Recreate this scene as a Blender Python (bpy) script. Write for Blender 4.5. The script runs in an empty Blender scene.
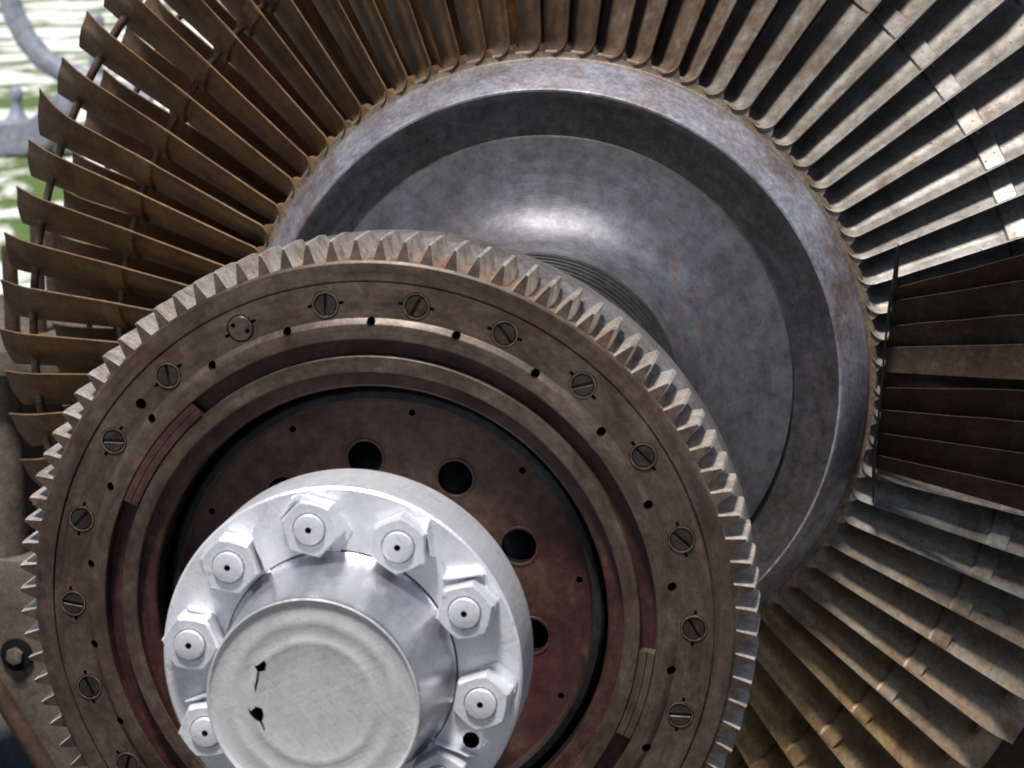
import bpy, bmesh, math, random
from mathutils import Vector, Matrix
import numpy as np
random.seed(7)
PI = math.pi
R = math.radians
sc = bpy.context.scene
col = sc.collection

# ------------------------------------------------------------------ camera, sky, sun, exposure
cam_d = bpy.data.cameras.new('camera')
cam = bpy.data.objects.new('camera', cam_d); col.objects.link(cam)
cam.location = (0.6445, -2.8795, 0.9172)
cam.rotation_euler = (R(90 - 11.2956), 0, R(8.9542))
cam_d.sensor_width = 36.0; cam_d.lens = 77.335
cam_d.clip_start = 0.05; cam_d.clip_end = 2000
cam_d.dof.use_dof = True; cam_d.dof.focus_distance = 3.7; cam_d.dof.aperture_fstop = 7.5
sc.camera = cam

SUN = Vector((-0.05, -0.35, 0.93)).normalized()          # towards the sun
w = bpy.data.worlds.new('World'); sc.world = w; w.use_nodes = True
wn = w.node_tree.nodes; wl = w.node_tree.links
sky = wn.new('ShaderNodeTexSky'); sky.sky_type = 'NISHITA'; sky.sun_disc = False
sky.sun_elevation = math.asin(SUN.z); sky.sun_rotation = math.atan2(SUN.x, SUN.y)
sky.dust_density = 0.6; sky.air_density = 1.0
wl.new(sky.outputs[0], wn['Background'].inputs[0]); wn['Background'].inputs[1].default_value = 0.05
sd = bpy.data.lights.new('sun', 'SUN'); sd.energy = 5.0; sd.angle = R(9); sd.color = (1.0, 0.965, 0.92)
so = bpy.data.objects.new('sun', sd); col.objects.link(so)
so.rotation_euler = (-SUN).to_track_quat('-Z', 'Y').to_euler()
vs = sc.view_settings
vs.view_transform = 'Standard'; vs.look = 'None'; vs.gamma = 1.0; vs.use_curve_mapping = False
vs.exposure = 0.3

# ------------------------------------------------------------------ material helpers
def s2l(c):
    return tuple(((v / 12.92) if v <= 0.04045 else ((v + 0.055) / 1.055) ** 2.4) for v in c)

class NT:
    def __init__(s, name):
        s.m = bpy.data.materials.new(name); s.m.use_nodes = True
        s.n = s.m.node_tree.nodes; s.l = s.m.node_tree.links
        s.b = s.n['Principled BSDF']
    def new(s, t, **k):
        o = s.n.new(t)
        for a, v in k.items(): setattr(o, a, v)
        return o
    def put(s, sock, v):
        if hasattr(v, 'is_linked') or isinstance(v, bpy.types.NodeSocket): s.l.new(v, sock)
        else: sock.default_value = v
    def pos(s):
        return s.new('ShaderNodeNewGeometry').outputs['Position']
    def objc(s):
        return s.new('ShaderNodeTexCoord').outputs['Object']
    def mapv(s, v, scale=(1, 1, 1), loc=(0, 0, 0), rot=(0, 0, 0)):
        o = s.new('ShaderNodeMapping'); s.l.new(v, o.inputs[0])
        o.inputs['Scale'].default_value = scale; s.put(o.inputs['Location'], loc); o.inputs['Rotation'].default_value = rot
        return o.outputs[0]
    def noise(s, v, scale, detail=4, rough=0.55, dist=0.0, dim='3D'):
        o = s.new('ShaderNodeTexNoise'); o.noise_dimensions = dim
        if dim == '1D': s.put(o.inputs['W'], v)
        else: s.l.new(v, o.inputs['Vector'])
        o.inputs['Scale'].default_value = scale; o.inputs['Detail'].default_value = detail
        o.inputs['Roughness'].default_value = rough; o.inputs['Distortion'].default_value = dist
        return o.outputs['Fac']
    def ramp(s, f, pts, interp='LINEAR'):
        o = s.new('ShaderNodeValToRGB'); e = o.color_ramp; e.interpolation = interp
        while len(e.elements) < len(pts): e.elements.new(0.5)
        for el, (p, c) in zip(e.elements, pts):
            el.position = p
            el.color = (c, c, c, 1) if isinstance(c, (int, float)) else (*c, 1)
        s.l.new(f, o.inputs[0]); return o.outputs[0]
    def mix(s, f, a, b, mode='MIX'):
        o = s.new('ShaderNodeMix'); o.data_type = 'RGBA'; o.blend_type = mode
        s.put(o.inputs[0], f)
        for k, v in ((6, a), (7, b)):
            if isinstance(v, tuple): o.inputs[k].default_value = (*v[:3], 1)
            else: s.l.new(v, o.inputs[k])
        return o.outputs[2]
    def math(s, op, a, b=None, c=None):
        o = s.new('ShaderNodeMath'); o.operation = op
        s.put(o.inputs[0], a)
        if b is not None: s.put(o.inputs[1], b)
        if c is not None: s.put(o.inputs[2], c)
        return o.outputs[0]
    def polar_r(s, v):
        x = s.new('ShaderNodeSeparateXYZ'); s.l.new(v, x.inputs[0])
        return s.math('SQRT', s.math('ADD', s.math('MULTIPLY', x.outputs[0], x.outputs[0]), s.math('MULTIPLY', x.outputs[2], x.outputs[2])))
    def bump(s, h, strength=0.2, dist=0.002, prev=None):
        o = s.new('ShaderNodeBump'); o.inputs['Strength'].default_value = strength; o.inputs['Distance'].default_value = dist
        s.l.new(h, o.inputs['Height'])
        if prev is not None: s.l.new(prev, o.inputs['Normal'])
        return o.outputs[0]
    def rnd(s):
        return s.new('ShaderNodeObjectInfo').outputs['Random']
    def out(s, color, rough, metal, normal=None, spec=None):
        for k, v in (('Base Color', color), ('Roughness', rough), ('Metallic', metal)):
            if isinstance(v, tuple): s.b.inputs[k].default_value = (*v[:3], 1)
            else: s.put(s.b.inputs[k], v)
        if normal is not None: s.l.new(normal, s.b.inputs['Normal'])
        if spec is not None: s.b.inputs['Specular IOR Level'].default_value = spec
        return s.m

def rusty(name, steel, brown, rust, metal=0.6, rough=(0.35, 0.6), scale=9.0, cov=(0.4, 0.62), rings=0.0,
          rust_cov=(0.58, 0.72), bump=0.25, streak=None, vary=0.0, spec=0.5, mid=0.5, smear=0.0):
    """worn steel: bare metal, a brown film over it in cloudy patches and small rust blooms"""
    t = NT(name); p = t.pos(); mid_amt = mid
    pv = p if streak is None else t.mapv(p, streak)
    a = t.noise(pv, scale, 6, 0.62, 0.4)
    fine = t.noise(p, scale * 12, 6, 0.68)
    c = t.mix(t.ramp(a, [(cov[0], 0), (cov[1], 1)]), steel, brown)
    b = t.noise(t.mapv(p, (1, 1, 1), (3.1, 7.7, 1.9)), scale * 2.3, 7, 0.68, 0.6)
    rm = t.ramp(b, [(rust_cov[0], 0), (rust_cov[1], 1)])
    c = t.mix(rm, c, rust)
    c = t.mix(0.7, c, t.ramp(fine, [(0.30, 0.24), (0.5, 0.5), (0.70, 0.76)]), 'OVERLAY')
    mid = t.noise(t.mapv(p, (1, 1, 1), (9.3, 2.2, 5.5)), scale * 3.7, 6, 0.7, 0.5)
    c = t.mix(mid_amt, c, t.ramp(mid, [(0.34, 0.28), (0.5, 0.5), (0.66, 0.72)]), 'OVERLAY')
    if smear:                                              # stains drawn out round the axis by turning and wiping
        sx = t.new('ShaderNodeSeparateXYZ'); t.l.new(p, sx.inputs[0])
        cb = t.new('ShaderNodeCombineXYZ')
        t.put(cb.inputs[0], t.math('MULTIPLY', t.polar_r(p), 38.0)); t.put(cb.inputs[1], t.math('MULTIPLY', t.math('ARCTAN2', sx.outputs[2], sx.outputs[0]), 5.0)); t.put(cb.inputs[2], t.math('MULTIPLY', sx.outputs[1], 9.0))
        sm = t.noise(cb.outputs[0], 1.0, 8, 0.68, 0.6)
        c = t.mix(smear, c, t.ramp(sm, [(0.32, 0.22), (0.5, 0.5), (0.68, 0.78)]), 'OVERLAY')
    sq = None
    for ang, k in ((30, 24.0), (-55, 30.0)):
        q = t.noise(t.mapv(t.mapv(p, (1, 1, 1), (k, 0, 0), (R(20), R(ang), R(15))), (1, 1, k)), 14, 4, 0.55, 0.4)
        sq = q if sq is None else t.math('MAXIMUM', sq, q)
    c = t.mix(0.30, c, t.ramp(sq, [(0.60, 0.5), (0.70, 0.85)]), 'OVERLAY')
    dots = t.noise(p, scale * 30, 3, 0.6)
    c = t.mix(0.5, c, t.ramp(dots, [(0.30, 0.25), (0.42, 0.5), (0.62, 0.5), (0.74, 0.75)]), 'OVERLAY')
    n = None
    if rings:
        rr = t.polar_r(p)
        g = t.noise(t.math('MULTIPLY', rr, 420.0), 1.0, 3, 0.7, dim='1D')
        c = t.mix(rings, c, t.ramp(g, [(0.3, 0.30), (0.7, 0.70)]), 'OVERLAY')
        n = t.bump(g, 0.12, 0.0006)
    if vary:
        rv = t.rnd()
        c = t.mix(1.0, c, t.ramp(rv, [(0, 1.0 - vary), (1, 1.0)]), 'MULTIPLY')
    n = t.bump(fine, bump, 0.0012, n)
    n = t.bump(b, bump * 0.8, 0.003, n)
    ro = t.ramp(a, [(0.3, rough[0]), (0.7, rough[1])])
    ro = t.math('ADD', ro, t.math('MULTIPLY', rm, 0.15))
    me = t.math('SUBTRACT', metal, t.math('MULTIPLY', rm, metal * 0.8))
    return t.out(c, ro, me, n, spec)

M = {}
M['gear'] = rusty('gear_face_steel', s2l((.35, .30, .265)), s2l((.265, .21, .17)), s2l((.24, .15, .11)), 0.4, (.36, .55), 6, (.36, .66), rings=.35, mid=.4, smear=.9, rust_cov=(.54, .68))
M['groove'] = rusty('maroon_stained_steel', s2l((.30, .215, .195)), s2l((.23, .12, .11)), s2l((.31, .17, .10)), 0.3, (.38, .6), 9, (.3, .6), rings=.3, mid=.5, smear=.9)
M['web'] = rusty('web_rust', s2l((.30, .215, .17)), s2l((.235, .115, .112)), s2l((.34, .23, .125)), 0.2, (.42, .7), 6, (.40, .56), rings=.12, mid=.7, smear=.5)
M['tooth'] = rusty('tooth_steel', s2l((.78, .75, .72)), s2l((.60, .53, .47)), s2l((.46, .30, .19)), 0.5, (.32, .5), 26, (.42, .66), rust_cov=(.58, .72), mid=.6)
M['gear_rim'] = rusty('gear_rim_steel', s2l((.54, .52, .51)), s2l((.43, .40, .375)), s2l((.36, .27, .20)), 0.55, (.38, .52), 12, (.4, .68), mid=.4, smear=.4)
M['valley'] = rusty('tooth_valley_rust', s2l((.56, .47, .39)), s2l((.47, .33, .23)), s2l((.46, .26, .13)), 0.3, (.45, .6), 22, (.36, .6))
M['ring'] = rusty('screw_burr_steel', s2l((.50, .44, .38)), s2l((.36, .29, .24)), s2l((.34, .22, .16)), 0.6, (.3, .45), 40)
M['screw'] = rusty('screw_blackened', s2l((.24, .22, .20)), s2l((.17, .14, .12)), s2l((.33, .21, .15)), 0.5, (.35, .55), 30)
M['black'] = rusty('shade_and_part_black', s2l((.09, .09, .10)), s2l((.06, .055, .055)), s2l((.10, .07, .055)), 0.0, (.7, .85), 14, spec=.12)  # black parts, and shade painted into holes, gaps and the cap inside
M['disc'] = rusty('disc_steel', s2l((.425, .425, .455)), s2l((.31, .295, .295)), s2l((.32, .215, .18)), 0.6, (.44, .56), 2.4, (.26, .74), rings=.35, rust_cov=(.60, .70), mid=.22, smear=.3, bump=.08)
M['shaft'] = rusty('shaft_dark_steel', s2l((.30, .295, .30)), s2l((.20, .19, .185)), s2l((.26, .19, .16)), 0.6, (.40, .52), 5, (.32, .68), rings=.2, mid=.3, smear=.5, bump=.12)  # darker steel for the grooved shaft and the web rim
M['disc_band'] = rusty('disc_band_steel', s2l((.34, .33, .345)), s2l((.26, .245, .24)), s2l((.29, .21, .19)), 0.6, (.42, .55), 5, (.32, .68), rings=.2, rust_cov=(.66, .76), mid=.35, smear=.5, bump=.14)
M['rim'] = rusty('disc_rim_steel', s2l((.66, .66, .70)), s2l((.47, .42, .41)), s2l((.38, .27, .22)), 0.6, (.34, .48), 7, (.36, .66), rings=.15, rust_cov=(.60, .72), mid=.4, smear=.4, bump=.15)
def blade_mat():
    """bare steel, brown rust or ochre stain by the object's own colour (R = rust, G = ochre, B = painted shade), freckled"""
    t = NT('blade_steel'); p = t.pos()
    oc = t.new('ShaderNodeObjectInfo'); sp = t.new('ShaderNodeSeparateColor'); t.l.new(oc.outputs['Color'], sp.inputs[0])
    a = t.noise(p, 8, 6, 0.65, 0.5); fine = t.noise(p, 75, 5, 0.65)
    k = t.ramp(a, [(.40, 0), (.68, 1)])
    steel = t.mix(k, s2l((.62, .61, .595)), s2l((.42, .385, .345)))
    rust = t.mix(k, s2l((.52, .41, .29)), s2l((.37, .26, .17)))
    top_shade = t.mix(k, s2l((.33, .27, .225)), s2l((.22, .165, .13)))  # dark tone standing in for shade on the uppermost blades
    ochre = t.mix(k, s2l((.68, .56, .38)), s2l((.50, .36, .21)))
    b = t.noise(t.mapv(p, (1, 1, 1), (3, 1, 7)), 17, 7, 0.68, 0.5)
    def blend(f, x, y):                                    # ragged border between the finishes
        m = t.math('ADD', f, t.math('MULTIPLY', t.math('SUBTRACT', b, 0.5), t.math('MULTIPLY', t.math('MULTIPLY', f, t.math('SUBTRACT', 1.0, f)), 7.0)))
        return t.mix(t.ramp(m, [(0, 0), (1, 1)]), x, y)
    c = blend(sp.outputs[0], steel, rust); c = blend(sp.outputs[1], c, ochre); c = blend(sp.outputs[2], c, top_shade)
    spots = t.ramp(t.noise(p, 110, 3, 0.6), [(.63, 0), (.70, 1)])
    c = t.mix(t.math('MULTIPLY', spots, 0.75), c, s2l((.30, .20, .13)))
    bloom = t.ramp(b, [(.62, 0), (.72, 1)])
    c = t.mix(t.math('MULTIPLY', bloom, 0.7), c, s2l((.36, .23, .14)))
    c = t.mix(0.6, c, t.ramp(fine, [(0.30, 0.26), (0.5, 0.5), (0.70, 0.74)]), 'OVERLAY')
    c = t.mix(1.0, c, t.ramp(oc.outputs['Random'], [(0, .80), (1, 1.0)]), 'MULTIPLY')
    n = t.bump(fine, .2, .001); n = t.bump(b, .2, .003, n)
    ro = t.math('ADD', t.ramp(a, [(.3, .42), (.7, .58)]), t.math('MULTIPLY', spots, .15))
    return t.out(c, ro, t.math('SUBTRACT', .35, t.math('MULTIPLY', sp.outputs[0], .2)), n)
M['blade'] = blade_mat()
M['blade_back'] = rusty('rear_blade_rust', s2l((.46, .34, .23)), s2l((.35, .23, .145)), s2l((.29, .17, .11)), 0.2, (.45, .65), 7, (.36, .62), vary=.2)
M['root'] = rusty('root_ring_steel', s2l((.52, .47, .41)), s2l((.40, .33, .27)), s2l((.34, .22, .15)), 0.4, (.4, .6), 18, (.36, .66))
M['wire'] = rusty('wire_steel', s2l((.48, .42, .38)), s2l((.34, .26, .21)), s2l((.34, .22, .15)), 0.5, (.4, .6), 30)
M['slat'] = rusty('dark_slat', s2l((.33, .275, .23)), s2l((.235, .175, .14)), s2l((.46, .37, .24)), 0.0, (.5, .65), 7, (.3, .6), rust_cov=(.64, .76), vary=.2, spec=.25)
M['casing'] = rusty('casing_paint', s2l((.40, .36, .32)), s2l((.30, .26, .225)), s2l((.25, .17, .135)), 0.1, (.5, .7), 7, (.4, .7))
M['casing_dark'] = rusty('casing_rust', s2l((.30, .23, .17)), s2l((.21, .145, .11)), s2l((.30, .19, .12)), 0.2, (.55, .75), 6)
M['blue'] = rusty('blue_paint', s2l((.16, .22, .30)), s2l((.12, .16, .22)), s2l((.2, .2, .2)), 0.0, (.4, .6), 8)

def silver(name, base, metal, rough, bumpk=0.35, dirt=0.5, scratch=0.0, grime=0.35):
    t = NT(name); p = t.pos()
    a = t.noise(p, 12, 6, 0.65, 0.5)
    c = t.mix(t.ramp(a, [(0.36, 0), (0.72, dirt)]), base, tuple(v * 0.66 for v in base))
    h = t.noise(p, 55, 6, 0.65, 0.8)
    c = t.mix(0.35, c, t.ramp(h, [(0.3, 0.34), (0.7, 0.66)]), 'OVERLAY')
    sc_ = None
    for ang, k in ((25, 17.0), (-48, 21.0), (80, 14.0)):   # brush marks and scratches in three directions
        q = t.noise(t.mapv(t.mapv(p, (1, 1, 1), (k, 0, 0), (0, R(ang), 0)), (1.0, 1.0, k)), 9, 5, 0.6, 0.9)
        sc_ = q if sc_ is None else t.math('ADD', sc_, q)
    sc_ = t.math('DIVIDE', sc_, 3.0)
    if scratch: c = t.mix(scratch, c, t.ramp(sc_, [(0.40, 0.12), (0.47, 0.5), (0.55, 0.52), (0.62, 0.80)]), 'OVERLAY')
    g = t.ramp(t.noise(t.mapv(p, (1, 1, 1), (4, 4, 4)), 30, 7, 0.7, 1.0), [(.60, 0), (.70, 1)])
    c = t.mix(t.math('MULTIPLY', g, grime), c, s2l((.42, .39, .37)))
    n = t.bump(sc_, bumpk, 0.0015); n = t.bump(h, bumpk * .6, 0.0015, n)
    ro = t.math('ADD', t.math('MULTIPLY', h, 0.22), rough - 0.11)
    return t.out(c, ro, metal, n)
M['silver'] = silver('silver_paint', s2l((.93, .93, .95)), 0.52, 0.36, 0.9, .5, .36, .5)
M['cap_face'] = silver('brushed_cap_paint', s2l((.86, .85, .855)), 0.5, 0.40, 0.8, .5, .34, .2)
M['cap_side'] = silver('satin_silver', s2l((.80, .80, .815)), 0.88, 0.30, 0.10, .4, .25, .15)

# ------------------------------------------------------------------ mesh helpers
def link(name, me, parent=None, loc=None, rot=None):
    o = bpy.data.objects.new(name, me); col.objects.link(o)
    if parent is not None: o.parent = parent
    if loc is not None: o.location = loc
    if rot is not None: o.rotation_euler = rot
    return o
def finish(me, mats, ang=35):
    for m in (mats if isinstance(mats, (list, tuple)) else [mats]): me.materials.append(m)
    me.shade_smooth(); me.set_sharp_from_angle(angle=R(ang)); return me
def pydata(name, v, f, mats, ang=35):
    me = bpy.data.meshes.new(name); me.from_pydata([tuple(x) for x in v], [], f); me.update()
    bm = bmesh.new(); bm.from_mesh(me); bmesh.ops.recalc_face_normals(bm, faces=bm.faces); bm.to_mesh(me); bm.free()
    return finish(me, mats, ang)
def lathe(name, prof, seg, mats, idx=None, closed=False, ang=25, a0=0.0, a1=None):
    """prof: (r, y) points, revolved round the Y axis; idx: material slot per profile segment"""
    v, f, mi = [], [], []
    full = a1 is None
    n = seg if full else seg + 1
    for k in range(n):
        a = 2 * PI * k / seg if full else a0 + (a1 - a0) * k / seg
        for r, y in prof: v.append((r * math.cos(a), y, r * math.sin(a)))
    m = len(prof); segs = m if closed else m - 1
    for k in range(n if full else n - 1):
        k2 = (k + 1) % n
        for j in range(segs):
            j2 = (j + 1) % m
            f.append((k * m + j, k * m + j2, k2 * m + j2, k2 * m + j)); mi.append(idx[j] if idx else 0)
    if not full and closed:
        f.append(tuple(range(m))); mi.append(0); f.append(tuple(reversed(range((n - 1) * m, n * m)))); mi.append(0)
    me = bpy.data.meshes.new(name); me.from_pydata(v, [], f); me.update()
    for p_, i in zip(me.polygons, mi): p_.material_index = i
    bm = bmesh.new(); bm.from_mesh(me); bmesh.ops.remove_doubles(bm, verts=bm.verts, dist=1e-6)
    bmesh.ops.recalc_face_normals(bm, faces=bm.faces); bm.to_mesh(me); bm.free()
    return finish(me, mats, ang)
def prism_y(bm, pts, y0, y1):
    """closed prism: pts (x, z) polygon, from y0 to y1"""
    a = [bm.verts.new((x, y0, z)) for x, z in pts]; b = [bm.verts.new((x, y1, z)) for x, z in pts]
    n = len(pts); bm.faces.new(a); bm.faces.new(list(reversed(b)))
    for i in range(n): bm.faces.new((a[i], b[i], b[(i + 1) % n], a[(i + 1) % n]))
def circ(x, z, r, n=20, ph=0.0):
    return [(x + r * math.cos(2 * PI * i / n + ph), z + r * math.sin(2 * PI * i / n + ph)) for i in range(n)]
def rect(x, z, hw, hh, a):
    c, s = math.cos(a), math.sin(a)
    return [(x + u * c - v * s, z + u * s + v * c) for u, v in ((-hw, -hh), (hw, -hh), (hw, hh), (-hw, hh))]
def bm_mesh(name, bm, mats, ang=35):
    bmesh.ops.recalc_face_normals(bm, faces=bm.faces)
    me = bpy.data.meshes.new(name); bm.to_mesh(me); bm.free(); return finish(me, mats, ang)
def cut(o, prisms, ang=25):
    """boolean difference of the mesh of o with prisms [(pts, y0, y1)]; the mesh is replaced"""
    bm = bmesh.new()
    for pts, y0, y1 in prisms: prism_y(bm, pts, y0, y1)
    bmesh.ops.recalc_face_normals(bm, faces=bm.faces)
    me = bpy.data.meshes.new('cutter'); bm.to_mesh(me); bm.free()
    me.materials.append(M['black'])  # cut walls are painted black in place of shade
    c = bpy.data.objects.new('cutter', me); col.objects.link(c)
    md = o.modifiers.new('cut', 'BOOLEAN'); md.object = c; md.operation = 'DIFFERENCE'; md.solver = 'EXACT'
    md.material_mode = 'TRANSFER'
    dg = bpy.context.evaluated_depsgraph_get(); dg.update()
    new = bpy.data.meshes.new_from_object(o.evaluated_get(dg))
    o.modifiers.clear(); o.data = new
    bpy.data.objects.remove(c); new.shade_smooth(); new.set_sharp_from_angle(angle=R(ang))
def tube_mesh(name, pts, rads, mats, n=12, closed=False):
    P = [Vector(p) for p in pts]; v, f = [], []
    up = Vector((0.13, 0.97, 0.2)).normalized()
    if not hasattr(rads, '__len__'): rads = [rads] * len(P)
    for i, p in enumerate(P):
        d = (P[(i + 1) % len(P)] - P[i - 1]) if (closed or 0 < i < len(P) - 1) else (P[1] - P[0] if i == 0 else P[-1] - P[-2])
        d.normalize(); a = d.cross(up).normalized(); b = d.cross(a)
        for k in range(n):
            t = 2 * PI * k / n; v.append(p + (a * math.cos(t) + b * math.sin(t)) * rads[i])
    m = len(P)
    for i in range(m if closed else m - 1):
        i2 = (i + 1) % m
        for k in range(n): f.append((i * n + k, i * n + (k + 1) % n, i2 * n + (k + 1) % n, i2 * n + k))
    if not closed: f.append(tuple(range(n))); f.append(tuple(range((m - 1) * n, m * n)))
    return pydata(name, v, f, mats, 50)
def box_bm(bm, x0, x1, y0, y1, z0, z1): prism_y(bm, [(x0, z0), (x1, z0), (x1, z1), (x0, z1)], y0, y1)
def bevel_all(bm, w_, seg=2):
    bmesh.ops.recalc_face_normals(bm, faces=bm.faces)
    bmesh.ops.bevel(bm, geom=[e for e in bm.edges if e.calc_face_angle(0) > 0.5], offset=w_, segments=seg, affect='EDGES', profile=0.6)
def tag(o, label, cat, group=None, kind=None):
    if label: o['label'] = label
    if cat: o['category'] = cat
    if group: o['group'] = group
    if kind: o['kind'] = kind
    return o
def pol(r, deg): return r * math.cos(R(deg)), r * math.sin(R(deg))

# ------------------------------------------------------------------ ground
GZ = -1.55
def ground():
    t = NT('pale_ground_with_grass'); p = t.pos()
    a = t.noise(t.mapv(p, (0.50, 0.16, 1)), 1.0, 6, 0.6, 0.8)
    fine = t.noise(p, 6, 6, 0.7)
    pale = t.mix(t.ramp(fine, [(.35, 0), (.7, 1)]), (0.74, 0.73, 0.70), (0.60, 0.59, 0.56))
    grass = t.mix(t.ramp(fine, [(.3, 0), (.7, 1)]), (0.05, 0.09, 0.02), (0.10, 0.15, 0.03))
    c = t.mix(t.ramp(a, [(.50, 0), (.56, 1)]), pale, grass)
    m = t.out(c, 0.9, 0.0, t.bump(fine, 0.4, 0.02))
    v = [(-400, -60, GZ), (400, -60, GZ), (400, 700, GZ), (-400, 700, GZ)]
    o = link('ground', pydata('ground', v, [(0, 1, 2, 3)], m))
    o['kind'] = 'structure'
ground()
me = pydata('bounce_cut_sheet', [(-13, -16, GZ + .004), (13, -16, GZ + .004), (13, 12, GZ + .004), (-13, 12, GZ + .004)], [(0, 1, 2, 3)], rusty('bounce_cut_dark', (.055, .054, .052), (.04, .04, .039), (.07, .065, .06), 0.0, (.8, .9), 3))  # added dark sheet that cuts bounce light from the near ground
link('bounce_cut', me)['kind'] = 'structure'

# ------------------------------------------------------------------ the rotor (axis = Y, front towards -Y)
rotor = bpy.data.objects.new('turbine_rotor', None); col.objects.link(rotor)
tag(rotor, 'rusty steel turbine rotor with toothed ring, silver bolted hub and fanned blades', 'turbine rotor')

# --- shaft with labyrinth grooves, bladed disc
prof = [(.16, .05), (.262, .152), (.262, 1.20), (.268, 1.21), (.290, 1.22), (.296, 1.23)]
y = 1.24
while y < 1.515:
    prof += [(.298, y), (.298, y + .016), (.282, y + .018), (.282, y + .036), (.298, y + .038)]; y += .040
prof += [(.299, 1.54), (.303, 1.56), (.312, 1.585), (.328, 1.612), (.350, 1.634), (.378, 1.652), (.410, 1.664), (.450, 1.673), (.500, 1.681), (.5215, 1.684)]
shaft = link('shaft', lathe('shaft', prof, 192, [M['disc'], M['shaft']], [1 if max(p0[1], p1[1]) < 1.56 else 0 for p0, p1 in zip(prof, prof[1:])], ang=30), rotor)
dp = [(.5215, 1.684), (.5230, 1.690), (.5260, 1.694), (.560, 1.687), (.600, 1.676), (.6180, 1.6705), (.6225, 1.6705), (.6270, 1.6755), (.6760, 1.768), (.6790, 1.775), (.6790, 1.782)]
disc = link('disc', lathe('disc', dp, 256, [M['disc_band'], M['rim'], M['casing_dark']], [0, 0, 0, 0, 0, 1, 1, 1, 1, 2], ang=28), rotor)
rp = [(.679, 1.7822), (.683, 1.787), (.690, 1.789), (.694, 1.789), (.698, 1.795), (.698, 2.24), (.60, 2.26), (.30, 2.10), (.30, 2.9), (.0, 2.9)]
root_ring = link('blade_root_ring', lathe('blade_root_ring', rp, 256, [M['root']], ang=28), rotor)

# --- blades
NB = 76
def lerp_tab(r, tab):
    for (a, va), (b, vb) in zip(tab, tab[1:]):
        if r <= b: k = (r - a) / (b - a); return va + (vb - va) * k
    return tab[-1][1]
YLE = [(.68, 1.785), (.75, 1.793), (1.035, 1.860), (1.262, 1.905), (1.340, 1.965)]
DEP = [(.68, .095), (.75, .105), (1.035, .140), (1.262, .125), (1.340, .090)]
TLE = [(.68, .026), (1.035, .038), (1.34, .046)]
TTE = [(.68, -.031), (1.035, -.046), (1.34, -.054)]
UT = [0, .10, .20, .32, .45, .58, .70, .82, .92, 1.0]
UF = [0, .11, .21, .31, .41, .52, .64, .77, .89, 1.0]       # share of the width
UG = [0, .120, .185, .230, .285, .380, .51, .66, .83, 1.0]     # share of the depth: a broad lip, then a steep flank
RC0, RHO = .690, .032
def le_t(r):
    """the leading edge curls round towards the trailing edge where it meets the root ring"""
    t = lerp_tab(r, TLE)
    if r < RC0 + RHO:
        x = (RC0 + RHO - r) / RHO; t -= RHO * (1 - math.sqrt(max(0, 1 - x * x)))
    return t
def camber(u, r):
    """tangential (clockwise +) and axial place of the hollow side at u from leading to trailing edge"""
    tl, tt, yl = le_t(r), lerp_tab(r, TTE), lerp_tab(r, YLE)
    full = lerp_tab(r, TLE) - tt
    dep = lerp_tab(r, DEP) * min(1, (tl - tt) / full * 1.15)
    return tl - (tl - tt) * float(np.interp(u, UT, UF)), yl + dep * float(np.interp(u, UT, UG))
RB0, RB1 = .690, 1.336
def hollow(u, r):
    t, y = camber(u, r)
    if r < .75:                                            # the hollow runs out in a rounded scoop at the root
        yf = lerp_tab(r, YLE)
        q = min(max((r - RC0) / .022, 0), 1)
        y = yf + (y - yf) * math.sqrt(max(0, 1 - (1 - q) ** 2))
    return t, y
RS = [.6905, .692, .695, .699, .704, .710, .717, .725, .732, .745, .76, .80, .86, .92, .98, 1.035, 1.09, 1.15, 1.20, 1.24, 1.28, 1.31, 1.336]
US = UT
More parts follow.
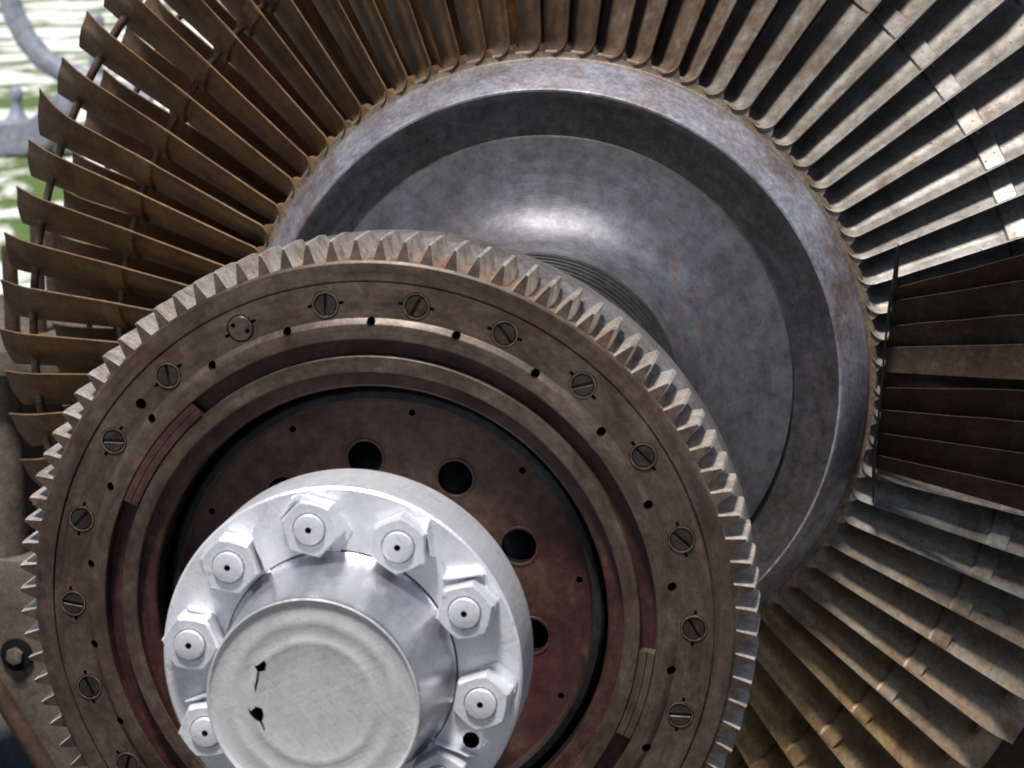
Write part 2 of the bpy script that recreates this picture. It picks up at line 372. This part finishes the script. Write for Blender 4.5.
def blade_mesh(name, mat, bent=0.0, wide=1.0):
    v, f = [], []
    for r in RS:
        k = (r - RB0) / (RB1 - RB0); th = .0130 * (1 - k) + .0085 * k
        P = []
        for u in US:
            t, y = hollow(u, r)
            if bent and r > 1.22:
                kk = ((r - 1.22) / .115) ** 2 * bent * (1 - u) ** 1.5
                t += .025 * kk; y -= .03 * kk
            P.append((t, y))
        S = []
        for i, u in enumerate(US):                        # the far side: the hollow shifted clockwise and aft by the thickness
            t, y = camber(u, r); h = th * (0.30 + 2.2 * u * (1 - u) + .12)
            t2, y2 = camber(min(u + .1, 1), r); t1, y1 = camber(max(u - .1, 0), r)
            d = Vector((t2 - t1, y2 - y1)).normalized()
            S.append((t - d.y * -h if False else t + d.y * h, y - d.x * h + 0.0))
        if bent and r > 1.22:
            S = [(a + .025 * ((r - 1.22) / .115) ** 2 * bent * (1 - u) ** 1.5, b - .03 * ((r - 1.22) / .115) ** 2 * bent * (1 - u) ** 1.5) for (a, b), u in zip(S, US)]
        ring = P + S[::-1]
        nose = ((P[0][0] + S[0][0]) / 2, min(P[0][1], S[0][1]) - th * .18)
        ring.append(nose)
        for t, y in ring: v.append((r, y, -t * wide))             # blade built at angle 0: radial = +X, clockwise = -Z
    m = 2 * len(US) + 1
    for i in range(len(RS) - 1):
        for j in range(m): f.append((i * m + j, i * m + (j + 1) % m, (i + 1) * m + (j + 1) % m, (i + 1) * m + j))
    f.append(tuple(range((len(RS) - 1) * m, len(RS) * m)))
    # root platform: the three-cornered face between this leading edge and the next hollow
    q = [.6905, .694, .699, .705, .711]
    poly = [(r, le_t(r) + .0015) for r in q] + [(.7125, lerp_tab(.712, TLE) + .003), (.705, .034), (.698, .038), (.6905, .040)]
    n0 = len(v); n = len(poly)
    for yy in (1.7895, 1.86):
        for r, t in poly: v.append((r, yy, -t))
    f.append(tuple(range(n0, n0 + n))); f.append(tuple(range(n0 + n, n0 + 2 * n)))
    for i in range(n): f.append((n0 + i, n0 + (i + 1) % n, n0 + n + (i + 1) % n, n0 + n + i))
    return pydata(name, v, f, mat, 40)
def boss_mesh(name, mat, rc=1.035, hw=.021, lift=.0085):
    v, f = [], []
    uu = UT[:-1]
    rs = [(rc - hw - .006, -.0005), (rc - hw, lift), (rc + hw, lift * 1.15), (rc + hw + .003, -.0005)]
    for r, l in rs:
        for i, u in enumerate(uu):
            t, y = camber(u, r); t2, y2 = camber(min(u + .1, 1), r); t1, y1 = camber(max(u - .1, 0), r)
            d = Vector((t2 - t1, y2 - y1)).normalized(); n = Vector((-d.y, d.x))
            l2 = l if i > 1 else (l * .75 if i == 1 else min(l, .0012))
            v.append((r, y + n.y * l2, -(t + n.x * l2)))
        t, y = camber(0, r); v.append((r, y + .008, -(t + .0030)))   # wraps round the leading edge
    m = len(uu) + 1
    for i in range(3):
        for j in range(m - 1): f.append((i * m + j, i * m + j + 1, (i + 1) * m + j + 1, (i + 1) * m + j))
        f.append((i * m + m - 1, i * m, (i + 1) * m, (i + 1) * m + m - 1))
    return pydata(name, v, f, mat, 30)
PITCH = 360 / NB
PH = 42.9
bl, bl_bent, bs = blade_mesh('blade', M['blade']), blade_mesh('bent_blade', M['blade'], 1.0), boss_mesh('lacing_boss', M['blade'])
def finish_of(da):
    """how rusty, how ochre and how dark with painted shade a blade is, by its place round the wheel (degrees)"""
    rust = lerp_tab(da, [(-180, 1), (-100, 1), (-70, .3), (-30, .12), (35, .12), (52, .30), (66, .6), (82, .9), (95, 1), (181, 1)])
    och = lerp_tab(da, [(-180, 0), (-110, .4), (-80, .9), (-50, .85), (-34, .3), (-20, .05), (181, 0)])
    top_shade = lerp_tab(da, [(-180, 0), (45, 0), (68, .55), (85, .85), (105, .7), (128, .15), (140, 0), (181, 0)])  # painted shade, strongest on the blades near the top
    j = random.uniform(-.10, .10)
    return (min(max(rust + j, 0), 1), min(max(och + j * (och > .04), 0), 1), min(max(top_shade + j * (top_shade > .04), 0), 1), 1)
for k in range(NB):
    a = PH + k * PITCH
    da = (a + 180) % 360 - 180
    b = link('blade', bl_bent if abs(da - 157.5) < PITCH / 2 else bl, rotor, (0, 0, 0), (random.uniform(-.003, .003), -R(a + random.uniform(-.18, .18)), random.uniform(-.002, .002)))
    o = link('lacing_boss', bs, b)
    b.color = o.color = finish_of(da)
bb = blade_mesh('rear_blade', M['blade_back'], 0.0, 1.25)
link('rear_disc', lathe('rear_disc', [(.30, 2.52), (.66, 2.47), (.98, 2.47), (1.0, 2.49), (1.0, 2.66), (.30, 2.70)], 160, [M['casing_dark']]), rotor)
for k in range(NB):
    a = PH + 2.2 + k * PITCH
    o = link('rear_blade', bb, rotor, (0, .29, 0), (0, -R(a + random.uniform(-.3, .3)), 0)); o.scale = (.985, 1, .985)
def ring_pts(r, y, n): return [(r * math.cos(2 * PI * i / n), y, r * math.sin(2 * PI * i / n)) for i in range(n)]
for r, y, q in ((1.035, 1.945, .0085), (1.262, 1.985, .0105), (1.00, 2.225, .0065), (1.225, 2.262, .008)):
    link('lacing_wire', tube_mesh('lacing_wire', ring_pts(r, y, 240), q, M['wire'], 8, True), rotor)

# --- gear wheel
gp = [(.29, .208), (.509, .205), (.5148, .202), (.5163, .197), (.5175, .140), (.5155, .130), (.507, .115), (.5005, .100), (.4990, .085), (.4990, .0035), (.4955, 0),
      (.4722, 0), (.4716, .0045), (.4695, .0045), (.4688, 0), (.4205, 0), (.4130, -.0065), (.4120, -.0070), (.3930, -.0070), (.3918, -.0055), (.3912, .0150), (.3690, .0150), (.3684, -.0030), (.3674, -.0040),
      (.3478, -.0040), (.3462, -.0025), (.3455, .0110), (.3440, .0125), (.3262, .0125), (.3240, .0140), (.3222, .0180), (.3210, .0950), (.2960, .0950), (.29, .1)]
gi = [0] * (len(gp))
for i, (p0, p1) in enumerate(zip(gp, gp[1:])):
    rm = (p0[0] + p1[0]) / 2
    if .3690 <= rm <= .3915 and i > 10: gi[i] = 1
    if .3225 < rm < .3462 and i > 10: gi[i] = 1
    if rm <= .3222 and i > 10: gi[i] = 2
for i in range(1, 7): gi[i] = 3
for i in (7, 8): gi[i] = 4
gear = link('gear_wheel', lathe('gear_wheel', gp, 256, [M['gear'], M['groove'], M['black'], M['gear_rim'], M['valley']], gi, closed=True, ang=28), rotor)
SCR = [0.4 + i * 360 / 22 for i in range(22)]
pr = [(circ(*pol(.442, a), .0192, 28), -.02, .009) for a in SCR]
pr += [(circ(*pol(.416, a + 360 / 44 - .1), .0062, 16), -.03, .03) for a in SCR]
pr += [(circ(*pol(.441, 138.8), .0078, 18), -.03, .03)]
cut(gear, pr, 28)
pr = []
for i, a in enumerate(SCR):                                # stake marks chiselled beside each screw
    x, z = pol(.442, a); d = a + 90 + random.uniform(-8, 8)
    for s in (0, 180):
        dx, dz = math.cos(R(d + s)), math.sin(R(d + s))
        pr.append((rect(x + dx * .0212, z + dz * .0212, .0040, .0022, R(d)), -.02, .0035))
cut(gear, pr, 28)
# screws
def screw_mesh():
    bm = bmesh.new(); r = .0150; hw = .0021; n = 18
    a0 = math.asin(hw / r)
    for s in (0, PI):
        pts = [(r * math.cos(a0 + s + (PI - 2 * a0) * i / n), r * math.sin(a0 + s + (PI - 2 * a0) * i / n)) for i in range(n + 1)]
        prism_y(bm, pts, -.0005, .006)
    bevel_all(bm, .0007, 1)
    prism_y(bm, circ(0, 0, .0180, 24), .0052, .0085)
    nf = len(bm.faces)
    for i in range(28):                                    # raised burr ring round the head
        a, b = 2 * PI * i / 28, 2 * PI * (i + 1) / 28
        q = []
        for t in (a, b):
            for rr, yy in ((.0160, .005), (.0163, -.0016), (.0180, -.0016), (.0185, .005)): q.append(bm.verts.new((rr * math.cos(t), yy, rr * math.sin(t))))
        for j in range(3): bm.faces.new((q[j], q[j + 1], q[4 + j + 1], q[4 + j])).material_index = 1
    return bm_mesh('screw', bm, [M['screw'], M['ring']], 35)
def pin_screw_mesh():
    bm = bmesh.new(); prism_y(bm, circ(0, 0, .0172, 28), -.0010, .0085); bevel_all(bm, .0008, 1)
    return bm_mesh('pin_screw', bm, [M['gear'], M['black']], 35)
scm = screw_mesh()
slot = {130.7: 100, 147.1: 0, 163.5: 45, 179.6: -8, 196.2: 115, 212.3: 75, 98.3: 90, 81.7: 60, 65.5: 125, 49.4: 15, 32.8: 135, 16.7: 140, .4: 120, 344: 0}
for a in SCR:
    x, z = pol(.442, a)
    if abs(a - 114.5) < 3:
        o = link('screw', pin_screw_mesh(), gear, (x, 0, z)); o['label'] = 'flat round plug with two pin holes'
        cut(o, [(circ(x - .010, z + .004, .0034, 12), -.01, .003), (circ(x + .010, z - .003, .0034, 12), -.01, .003)])
        continue
    sl = min(slot, key=lambda q: abs(q - a)); sl = slot[sl] if abs(sl - a) < 6 else random.uniform(0, 180)
    link('screw', scm, gear, (x, random.uniform(-.0005, .0012), z), (0, -R(sl), 0))
# teeth
def tooth_mesh():
    R0, R1 = .4975, .5275; v = []
    for y, wb, wt, rt, lean in ((.0040, .0096, .0016, R1 - .0022, .008), (.0055, .0102, .0020, R1 - .001, .009), (.030, .0132, .0026, R1, 0), (.092, .0132, .0028, R1 + .0005, 0), (.112, .0132, .0024, R1 - .002, 0)):
        for r, h in ((R0, wb), (R0 + .006, wb * .80), ((R0 + rt) / 2 + .002, (wb + wt) * .46), (rt, wt)): v.append((r, y + lean * (r - R0) / (R1 - R0), h))
        for r, h in ((rt, wt), ((R0 + rt) / 2 + .002, (wb + wt) * .46), (R0 + .006, wb * .80), (R0, wb)): v.append((r, y + lean * (r - R0) / (R1 - R0), -h))
    f = []
    for i in range(4):
        for j in range(8): f.append((i * 8 + j, i * 8 + (j + 1) % 8, (i + 1) * 8 + (j + 1) % 8, (i + 1) * 8 + j))
    f.append(tuple(range(8))); f.append(tuple(range(32, 40)))
    me = pydata('tooth', v, f, [M['tooth'], M['gear']], 25)
    for p_ in me.polygons:                                 # the turned front ends keep the brown skin of the gear face
        if max(me.vertices[i].co.y for i in p_.vertices) < .0150 and p_.normal.y < -.6: p_.material_index = 1
    return me
tm = tooth_mesh()
for k in range(96): link('tooth', tm, gear, (0, 0, 0), (0, -R(119.0 + k * 3.75 + random.uniform(-.06, .06)), 0))
# balance weights lying in the channel
for (a0, a1) in ((R(131), R(157)), (R(-24), R(-5))):
    for r0, r1 in ((.3694, .3803), (.3808, .3909)):
        link('balance_weight', lathe('balance_weight', [(r0, .0140), (r0, -.0050), (r0 + .0006, -.0058), (r1 - .0006, -.0058), (r1, -.0050), (r1, .0140)], 24, [M['groove'] if a0 > 1 else M['gear']], closed=True, a0=a0, a1=a1), gear)
# web plate inside the gear
wp = [(.285, .0945), (.3135, .094), (.3135, .053), (.3095, .0465), (.3000, .0425), (.2960, .0505), (.2930, .0580), (.2600, .0590), (.255, .0600), (.12, .0600), (.12, .19), (.285, .19)]
web = link('web_plate', lathe('web_plate', wp, 192, [M['web'], M['black'], M['shaft']], [1, 1, 2, 2, 2, 0, 0, 0, 0, 0, 1, 1], closed=True), rotor)
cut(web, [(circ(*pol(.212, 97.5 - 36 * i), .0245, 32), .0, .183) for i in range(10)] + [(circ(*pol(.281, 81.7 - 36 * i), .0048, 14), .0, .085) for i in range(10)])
for i in range(10):
    x, z = pol(.212, 97.5 - 36 * i)
    link('hole_collar', lathe('hole_collar', [(.0247, .0605), (.0247, .0597), (.0255, .0592), (.0285, .0592), (.0295, .0605)], 36, [M['web']]), web, (x, 0, z))

# --- silver coupling flange, nuts, cap
fp = [(.150, .059), (.150, -.110), (.230, -.114), (.2378, -.1165), (.2385, -.120), (.2385, -.2172), (.2355, -.2200), (.1560, -.2200), (.1545, -.2180), (.1545, -.20), (.10, -.20)]
flange = link('coupling_flange', lathe('coupling_flange', fp + [(.10, .059)], 192, [M['silver']], closed=True, ang=25), rotor)
cut(flange, [(circ(*pol(.195, -28.2), .0112, 24), -.3, -.14)], 25)
def nut_mesh():
    bm = bmesh.new(); Rn, h = .0395, .034
    lv = []
    for rr, yy in ((Rn, 0), (Rn, -h * .86), (Rn * .90, -h)):
        ring = []
        for i in range(6):
            for s_ in (0, .33, .67):                      # three points on each side
                a, b = 2 * PI * i / 6, 2 * PI * (i + 1) / 6
                x = math.cos(a) * (1 - s_) + math.cos(b) * s_; z = math.sin(a) * (1 - s_) + math.sin(b) * s_
                k = 1.0 if rr > Rn * .95 or s_ == 0 else 1.05       # the chamfer bites the corners most
                ring.append(bm.verts.new((x * rr * k, yy, z * rr * k)))
        lv.append(ring)
    for rr, yy in ((.0222, -h), (.0218, -h + .007)):
        lv.append([bm.verts.new((rr * math.cos(2 * PI * i / 18), yy, rr * math.sin(2 * PI * i / 18))) for i in range(18)])
    for A, B in zip(lv, lv[1:]):
        for i in range(18): bm.faces.new((A[i], A[(i + 1) % 18], B[(i + 1) % 18], B[i]))
    bm.faces.new(lv[0]); bm.faces.new(lv[-1])
    return bm_mesh('nut', bm, [M['silver']], 18)
nm = nut_mesh()
stud_m = lathe('stud', [(.0202, -.02), (.0202, -.0365), (.0192, -.0388), (.0182, -.0392), (.0042, -.0392), (.0036, -.0382), (.0036, -.031), (.0, -.031)], 32, [M['silver'], M['black']], [0, 0, 0, 0, 1, 1, 1], ang=30)
def tab_mesh(fa, wide, tall, curl):
    """lock washer: a thin plate under the nut with one edge bent up along a flat; fa = direction of the bent edge"""
    bm = bmesh.new(); d = .0345; t = .0020
    c, s = math.cos(fa), math.sin(fa)
    def W(u, v_, y): return (u * c - v_ * s, y, u * s + v_ * c)
    rows = [(-.046, -.0022, .016), (-.030, -.0022, .026), (0, -.0022, .030), (.026, -.0022, wide), (d, -.0022, wide), (d + .0025, -.0045, wide), (d + .0032, -tall * .55, wide * .95), (d + .0032 + curl, -tall, wide * .72)]
    A = []
    for u, y, hw in rows:
        A.append([bm.verts.new(W(u, v_, y - .001 * math.sin(v_ * 160))) for v_ in (-hw, -hw * .4, hw * .4, hw)])
    for P_, Q in zip(A, A[1:]):
        for i in range(3): bm.faces.new((P_[i], P_[i + 1], Q[i + 1], Q[i]))
    bmesh.ops.recalc_face_normals(bm, faces=bm.faces)
    g = bmesh.ops.solidify(bm, geom=bm.faces[:], thickness=-t)
    return bm_mesh('lock_tab', bm, [M['silver']], 25)
NUTS = [(27.9, 15, 100, .028, .020, .004), (63.6, 25, 8, .024, .030, .000), (98.6, 47, 150, .022, .016, .003), (134.9, 48, 22, .030, .030, .004), (171, 55, 80, .020, .010, .0),
        (207, 8, 112, .022, .022, .006), (243, 20, 60, .024, .02, .0), (279, 35, 100, .024, .02, .0), (315, 33, 70, .032, .026, .004), (351.4, 20, -130, .022, .004, .0)]
for a, off, fa, wd, tl, cu in NUTS:
    x, z = pol(.1930, a)
    link('nut', nm, flange, (x, -.2225, z), (R(random.uniform(-.6, .6)), -R(off), R(random.uniform(-.6, .6))))
    link('stud', stud_m, flange, (x, -.2225, z))
    link('lock_tab', tab_mesh(R(fa), wd, tl, cu), flange, (x, -.2200, z))
cp = [(.1535, -.2150), (.1535, -.2230), (.1515, -.2250), (.1500, -.2275), (.1482, -.2310), (.1468, -.2360), (.1445, -.2500), (.1420, -.2800), (.1392, -.3200), (.1366, -.3560), (.1360, -.3650), (.1350, -.3690), (.1332, -.3700), (.1312, -.3690), (.1295, -.3665),
      (.1240, -.3650), (.1130, -.3655), (.1080, -.3663), (.1040, -.3666), (.1000, -.3662), (.0960, -.3652), (.0850, -.3648), (.0820, -.3655), (.0780, -.3661), (.0740, -.3656), (.0700, -.3648), (.0400, -.3645), (.0005, -.3645),
      (.0005, -.3615), (.130, -.3620), (.1330, -.355), (.1480, -.2150)]
ci = [1] * len(cp)
for i in range(0, 11): ci[i] = 0
ci[28:] = [2] * (len(cp) - 28)
cap = link('hub_cap', lathe('hub_cap', cp, 160, [M['cap_side'], M['cap_face'], M['black']], ci, closed=True, ang=40), rotor)
TEARS = [[(-0.0736, 0.0429), (-0.0677, 0.0466), (-0.061, 0.052), (-0.058, 0.0471), (-0.06, 0.0383), (-0.0674, 0.0365), (-0.0687, 0.0258), (-0.071, 0.0177), (-0.0733, 0.0082), (-0.0742, 0.0162), (-0.0713, 0.0283), (-0.07, 0.0375)], [(-0.0835, -0.0097), (-0.0797, -0.0149), (-0.0729, -0.0086), (-0.0651, -0.0114), (-0.0632, -0.0193), (-0.0655, -0.0275), (-0.0618, -0.038), (-0.0629, -0.0408), (-0.0681, -0.029), (-0.0746, -0.0253), (-0.0811, -0.019)]]
cut(cap, [(t, -.40, -.33) for t in TEARS], 40)

# ------------------------------------------------------------------ dark slatted guard in front of the blades, on the right
guard = bpy.data.objects.new('slatted_guard', None); col.objects.link(guard); guard.location = (0, 0, 0)
tag(guard, 'dark rusty guard of flat radial slats covering the blades at the right edge', 'guard')
SL = [((0.7297, 0.2129), (0.7226, 0.1788), (1.306, 0.38), (1.3114, 0.2872), 1.742, 1.768), ((0.7223, 0.1855), (0.7202, 0.1258), (1.3107, 0.2937), (1.3164, 0.1958), 1.737, 1.768), ((0.72, 0.1322), (0.7156, 0.0765), (1.316, 0.202), (1.3214, 0.1089), 1.737, 1.768), ((0.7152, 0.0844), (0.7108, 0.0307), (1.3198, 0.1167), (1.3257, 0.0144), 1.744, 1.750), ((0.7108, 0.0384), (0.7083, -0.0137), (1.3305, 0.0217), (1.3322, -0.0077), 1.775, 1.79), ((0.7076, 0.0011), (0.7073, -0.053), (1.3272, 0.0069), (1.3327, -0.0884), 1.735, 1.768), ((0.7071, -0.0465), (0.7026, -0.1031), (1.3323, -0.082), (1.3377, -0.1742), 1.735, 1.768), ((0.7024, -0.0966), (0.701, -0.1527), (1.3373, -0.1677), (1.3432, -0.2702), 1.735, 1.768), ((0.7008, -0.1462), (0.6988, -0.1819), (1.3429, -0.2637), (1.3479, -0.3506), 1.735, 1.768)]
for i, (l0, l1, r0, r1, yt, yb, ) in enumerate(SL):
    # l0/l1 = upper/lower corner at the left end, r0/r1 at the right end (x, z); yt/yb = depth of upper and lower edge
    bm = bmesh.new(); n = 8; th = .006
    A = []
    for k in range(n + 1):
        q = k / n; j = random.uniform(-.0012, .0012)
        up = (l0[0] + (r0[0] - l0[0]) * q, l0[1] + (r0[1] - l0[1]) * q + j); lo = (l1[0] + (r1[0] - l1[0]) * q, l1[1] + (r1[1] - l1[1]) * q + j)
        ym = (yt + yb) / 2 + .004
        A.append([bm.verts.new(v) for v in ((up[0], yt, up[1]), ((up[0] + lo[0]) / 2, ym, (up[1] + lo[1]) / 2), (lo[0], yb, lo[1]), (lo[0], yb + th, lo[1]), ((up[0] + lo[0]) / 2, ym + th, (up[1] + lo[1]) / 2), (up[0], yt + th, up[1]))])
    for P_, Q in zip(A, A[1:]):
        for j in range(6): bm.faces.new((P_[j], P_[(j + 1) % 6], Q[(j + 1) % 6], Q[j]))
    bm.faces.new(A[0]); bm.faces.new(A[-1])
    link('slat', bm_mesh('slat', bm, [M['slat']], 30), guard)
EDGE = [(0.7311, 0.3007, 0.001), (0.7306, 0.2861, 0.0035), (0.7272, 0.2359, 0.0045), (0.7194, 0.1938, 0.003), (0.7133, 0.1304, 0.0018), (0.7092, 0.0667, 0.0015), (0.7055, -0.008, 0.0015), (0.7013, -0.0724, 0.0015), (0.6961, -0.1373, 0.003), (0.6958, -0.1915, 0.0035), (0.6963, -0.2416, 0.0015)]
v = []
for x, z, hw in EDGE:
    for yy in (1.700, 1.775): v += [(x - hw, yy, z), (x + hw, yy, z)]
f = []
for i in range(len(EDGE) - 1):
    a, b = i * 4, i * 4 + 4
    f += [(a, a + 1, b + 1, b), (a + 2, b + 2, b + 3, a + 3), (a, b, b + 2, a + 2), (a + 1, a + 3, b + 3, b + 1)]
f += [(0, 2, 3, 1), (len(v) - 4, len(v) - 3, len(v) - 1, len(v) - 2)]
link('edge_bar', pydata('edge_bar', v, f, [M['black']], 30), guard)
bm = bmesh.new(); box_bm(bm, 1.32, 1.40, 1.60, 1.68, GZ, .62); bevel_all(bm, .006)
link('post', bm_mesh('post', bm, [M['casing_dark']]), guard)
bm = bmesh.new(); box_bm(bm, 1.335, 1.385, 1.68, 1.735, -.36, .42); bevel_all(bm, .004)
link('slat_rail', bm_mesh('slat_rail', bm, [M['casing_dark']]), guard)

# ------------------------------------------------------------------ casing half behind the wheel on the left
casing = bpy.data.objects.new('lower_casing', None); col.objects.link(casing)
tag(casing, 'beige and rust coloured casing half with threaded studs behind the left blades', 'casing')
CP = {'plate': [(-1.8081, -0.7357), (-1.5207, -0.723), (-1.4127, -0.8593), (-1.0765, -0.9277), (-0.9439, -2.4277), (-1.2682, -2.4574), (-1.5357, -1.3271), (-1.6591, -1.1069), (-1.8173, -0.9075)], 'rim': [(-1.7302, -0.9861), (-1.6441, -1.12), (-1.585, -1.2183), (-1.5204, -1.3282), (-1.4614, -1.4419), (-1.381, -1.608)], 'column': [(-1.6262, -0.2293), (-1.6303, -0.4385), (-1.6452, -0.6938), (-1.6707, -0.9251)], 'wall': [(-2.0598, -0.1874), (-1.2414, -0.1643), (-1.2748, -1.1928), (-2.1225, -1.2395)], 'fz': -0.1444, 'fx': (-2.0239, -1.1291), 'bolt': (-1.5978, -0.9937), 'studs': [(-1.6211, -0.1644, 0.117, 0.022, 2.75), (-1.5998, -0.1644, 0.1643, 0.019, 2.9), (-1.6334, -0.1644, 0.119, 0.022, 3.1)], 'blue': [(-1.8002, -1.3889), (-1.6789, -1.3818), (-1.654, -1.8922), (-1.8246, -1.9043)]}
bm = bmesh.new(); prism_y(bm, CP['plate'], 2.62, 2.80); bevel_all(bm, .012)
link('side_plate', bm_mesh('side_plate', bm, [M['casing']]), casing)
link('plate_rim', tube_mesh('plate_rim', [(x, 2.61, z) for x, z in CP['rim']], .026, M['casing_dark'], 10), casing)
link('column', tube_mesh('column', [(x, 2.70, z) for x, z in CP['column']], [.03, .045, .06, .08], M['casing'], 16), casing)
bm = bmesh.new(); prism_y(bm, CP['wall'], 2.86, 3.05); bevel_all(bm, .01)
link('wall', bm_mesh('wall', bm, [M['casing_dark']]), casing)
bm = bmesh.new(); box_bm(bm, CP['fx'][0], CP['fx'][1], 2.60, 3.45, CP['fz'] - .07, CP['fz']); bevel_all(bm, .008)
link('flange_top', bm_mesh('flange_top', bm, [M['casing']]), casing)
bx, bz = CP['bolt']
bm = bmesh.new(); prism_y(bm, circ(bx, bz, .046, 28), 2.608, 2.62); bevel_all(bm, .002)
wsh = link('washer', bm_mesh('washer', bm, [M['black']]), casing)
bm = bmesh.new(); prism_y(bm, circ(bx, bz, .025, 6, .4), 2.592, 2.608); bevel_all(bm, .003)
link('bolt_head', bm_mesh('bolt_head', bm, [M['casing']]), casing)
for x, z0, z1, r, y in CP['studs']:
    pts, q = [], z0
    rad = []
    while q < z1 - .006: pts += [(x, y, q), (x, y, q + .0045)]; rad += [r, r * .93]; q += .009
    pts.append((x, y, z1)); rad.append(r * .9)
    link('threaded_stud', tube_mesh('threaded_stud', pts, rad, M['casing_dark'], 18), casing)
bm = bmesh.new(); prism_y(bm, CP['blue'], 3.0, 3.3); bevel_all(bm, .01)
bluebox = link('equipment_box', bm_mesh('equipment_box', bm, [M['blue']]))
tag(bluebox, 'dark blue painted box low behind the beige casing at bottom left', 'box')

cr = bpy.data.objects.new('support_cradle', None); col.objects.link(cr)
tag(cr, 'rusty brown support cradle under the blade tips at the bottom right corner', 'cradle')
def wedge(name, pts, y0, y1):
    bm = bmesh.new(); prism_y(bm, pts, y0, y1); bevel_all(bm, .01); link(name, bm_mesh(name, bm, [M['casing_dark']]), cr)
wedge('cradle_plate', [(0.942, -1.1716), (1.0332, -1.0219), (1.1229, -0.8745), (1.306, -0.7373), (1.3569, -1.7039), (0.638, -1.7613)], 2.40, 2.46)
wedge('foot', [(.45, GZ), (1.75, GZ), (1.75, GZ + .08), (.45, GZ + .08)], 2.25, 2.61)

# ------------------------------------------------------------------ grey casting far behind, upper left
anc = bpy.data.objects.new('grey_casting', None); col.objects.link(anc)
tag(anc, 'blurred grey painted iron casting with curved arm and ball knob on far ground', 'casting')
AC = {'y': 22.0, 'arm': [(-9.2935, 0.7985), (-9.2608, 0.4545), (-9.1788, 0.109), (-9.0323, -0.1795), (-8.8338, -0.4102), (-8.5707, -0.5708), (-8.2566, -0.6725), (-7.9188, -0.7738), (-7.5587, -0.9095)], 'arm_r': [0.12, 0.125, 0.13, 0.135, 0.135, 0.135, 0.135, 0.13, 0.12], 'post': {'x': -9.2174, 'p': [(0.0231, -0.7226), (0.0578, -0.7401), (0.0809, -0.7753), (0.0879, -0.8163), (0.0809, -0.8632), (0.0636, -0.9043), (0.0636, -0.9513), (0.0809, -1.0101), (0.1156, -1.0807), (0.1503, -1.1278), (0.1503, -1.1867)]}, 'knob2': {'x': -8.2154, 'p': [(0.0347, 0.1483), (0.0809, 0.1253), (0.1098, 0.0794), (0.1156, 0.0219), (0.104, -0.0356), (0.0809, -0.0932), (0.0694, -0.2201), (0.0925, -0.6372)]}, 'body': [(-9.9104, -1.1597), (-9.1366, -1.1149), (-8.9864, -1.0778), (-8.8335, -0.9704), (-8.7043, -0.8286), (-8.5755, -0.6872), (-8.4303, -0.7324), (-8.4623, -0.9195), (-8.5969, -1.2022), (-8.7787, -1.4165), (-8.9325, -1.5368), (-9.9307, -1.5515)]}
M['grey'] = rusty('grey_paint', s2l((.52, .535, .59)), s2l((.46, .475, .53)), s2l((.42, .41, .41)), 0.0, (.5, .6), 2)
YA = AC['y']
link('arm', tube_mesh('arm', [(x, YA, z) for x, z in AC['arm']], AC['arm_r'], M['grey'], 16), anc)
def blob(name, prof):
    x0 = prof['x']
    v = []; n = 24
    for r, z in prof['p']: v += [(x0 + r * math.cos(2 * PI * i / n), YA + .05 + r * math.sin(2 * PI * i / n), z) for i in range(n)]
    f = []
    for k in range(len(prof['p']) - 1):
        for i in range(n): f.append((k * n + i, k * n + (i + 1) % n, (k + 1) * n + (i + 1) % n, (k + 1) * n + i))
    f.append(tuple(range(n))); f.append(tuple(range(len(v) - n, len(v))))
    link(name, pydata(name, v, f, [M['grey']], 45), anc)
blob('knob_post', AC['post']); blob('knob', AC['knob2'])
bm = bmesh.new(); prism_y(bm, AC['body'], YA - .15, YA + .30); bevel_all(bm, .06, 3)
link('body', bm_mesh('body', bm, [M['grey']]), anc)
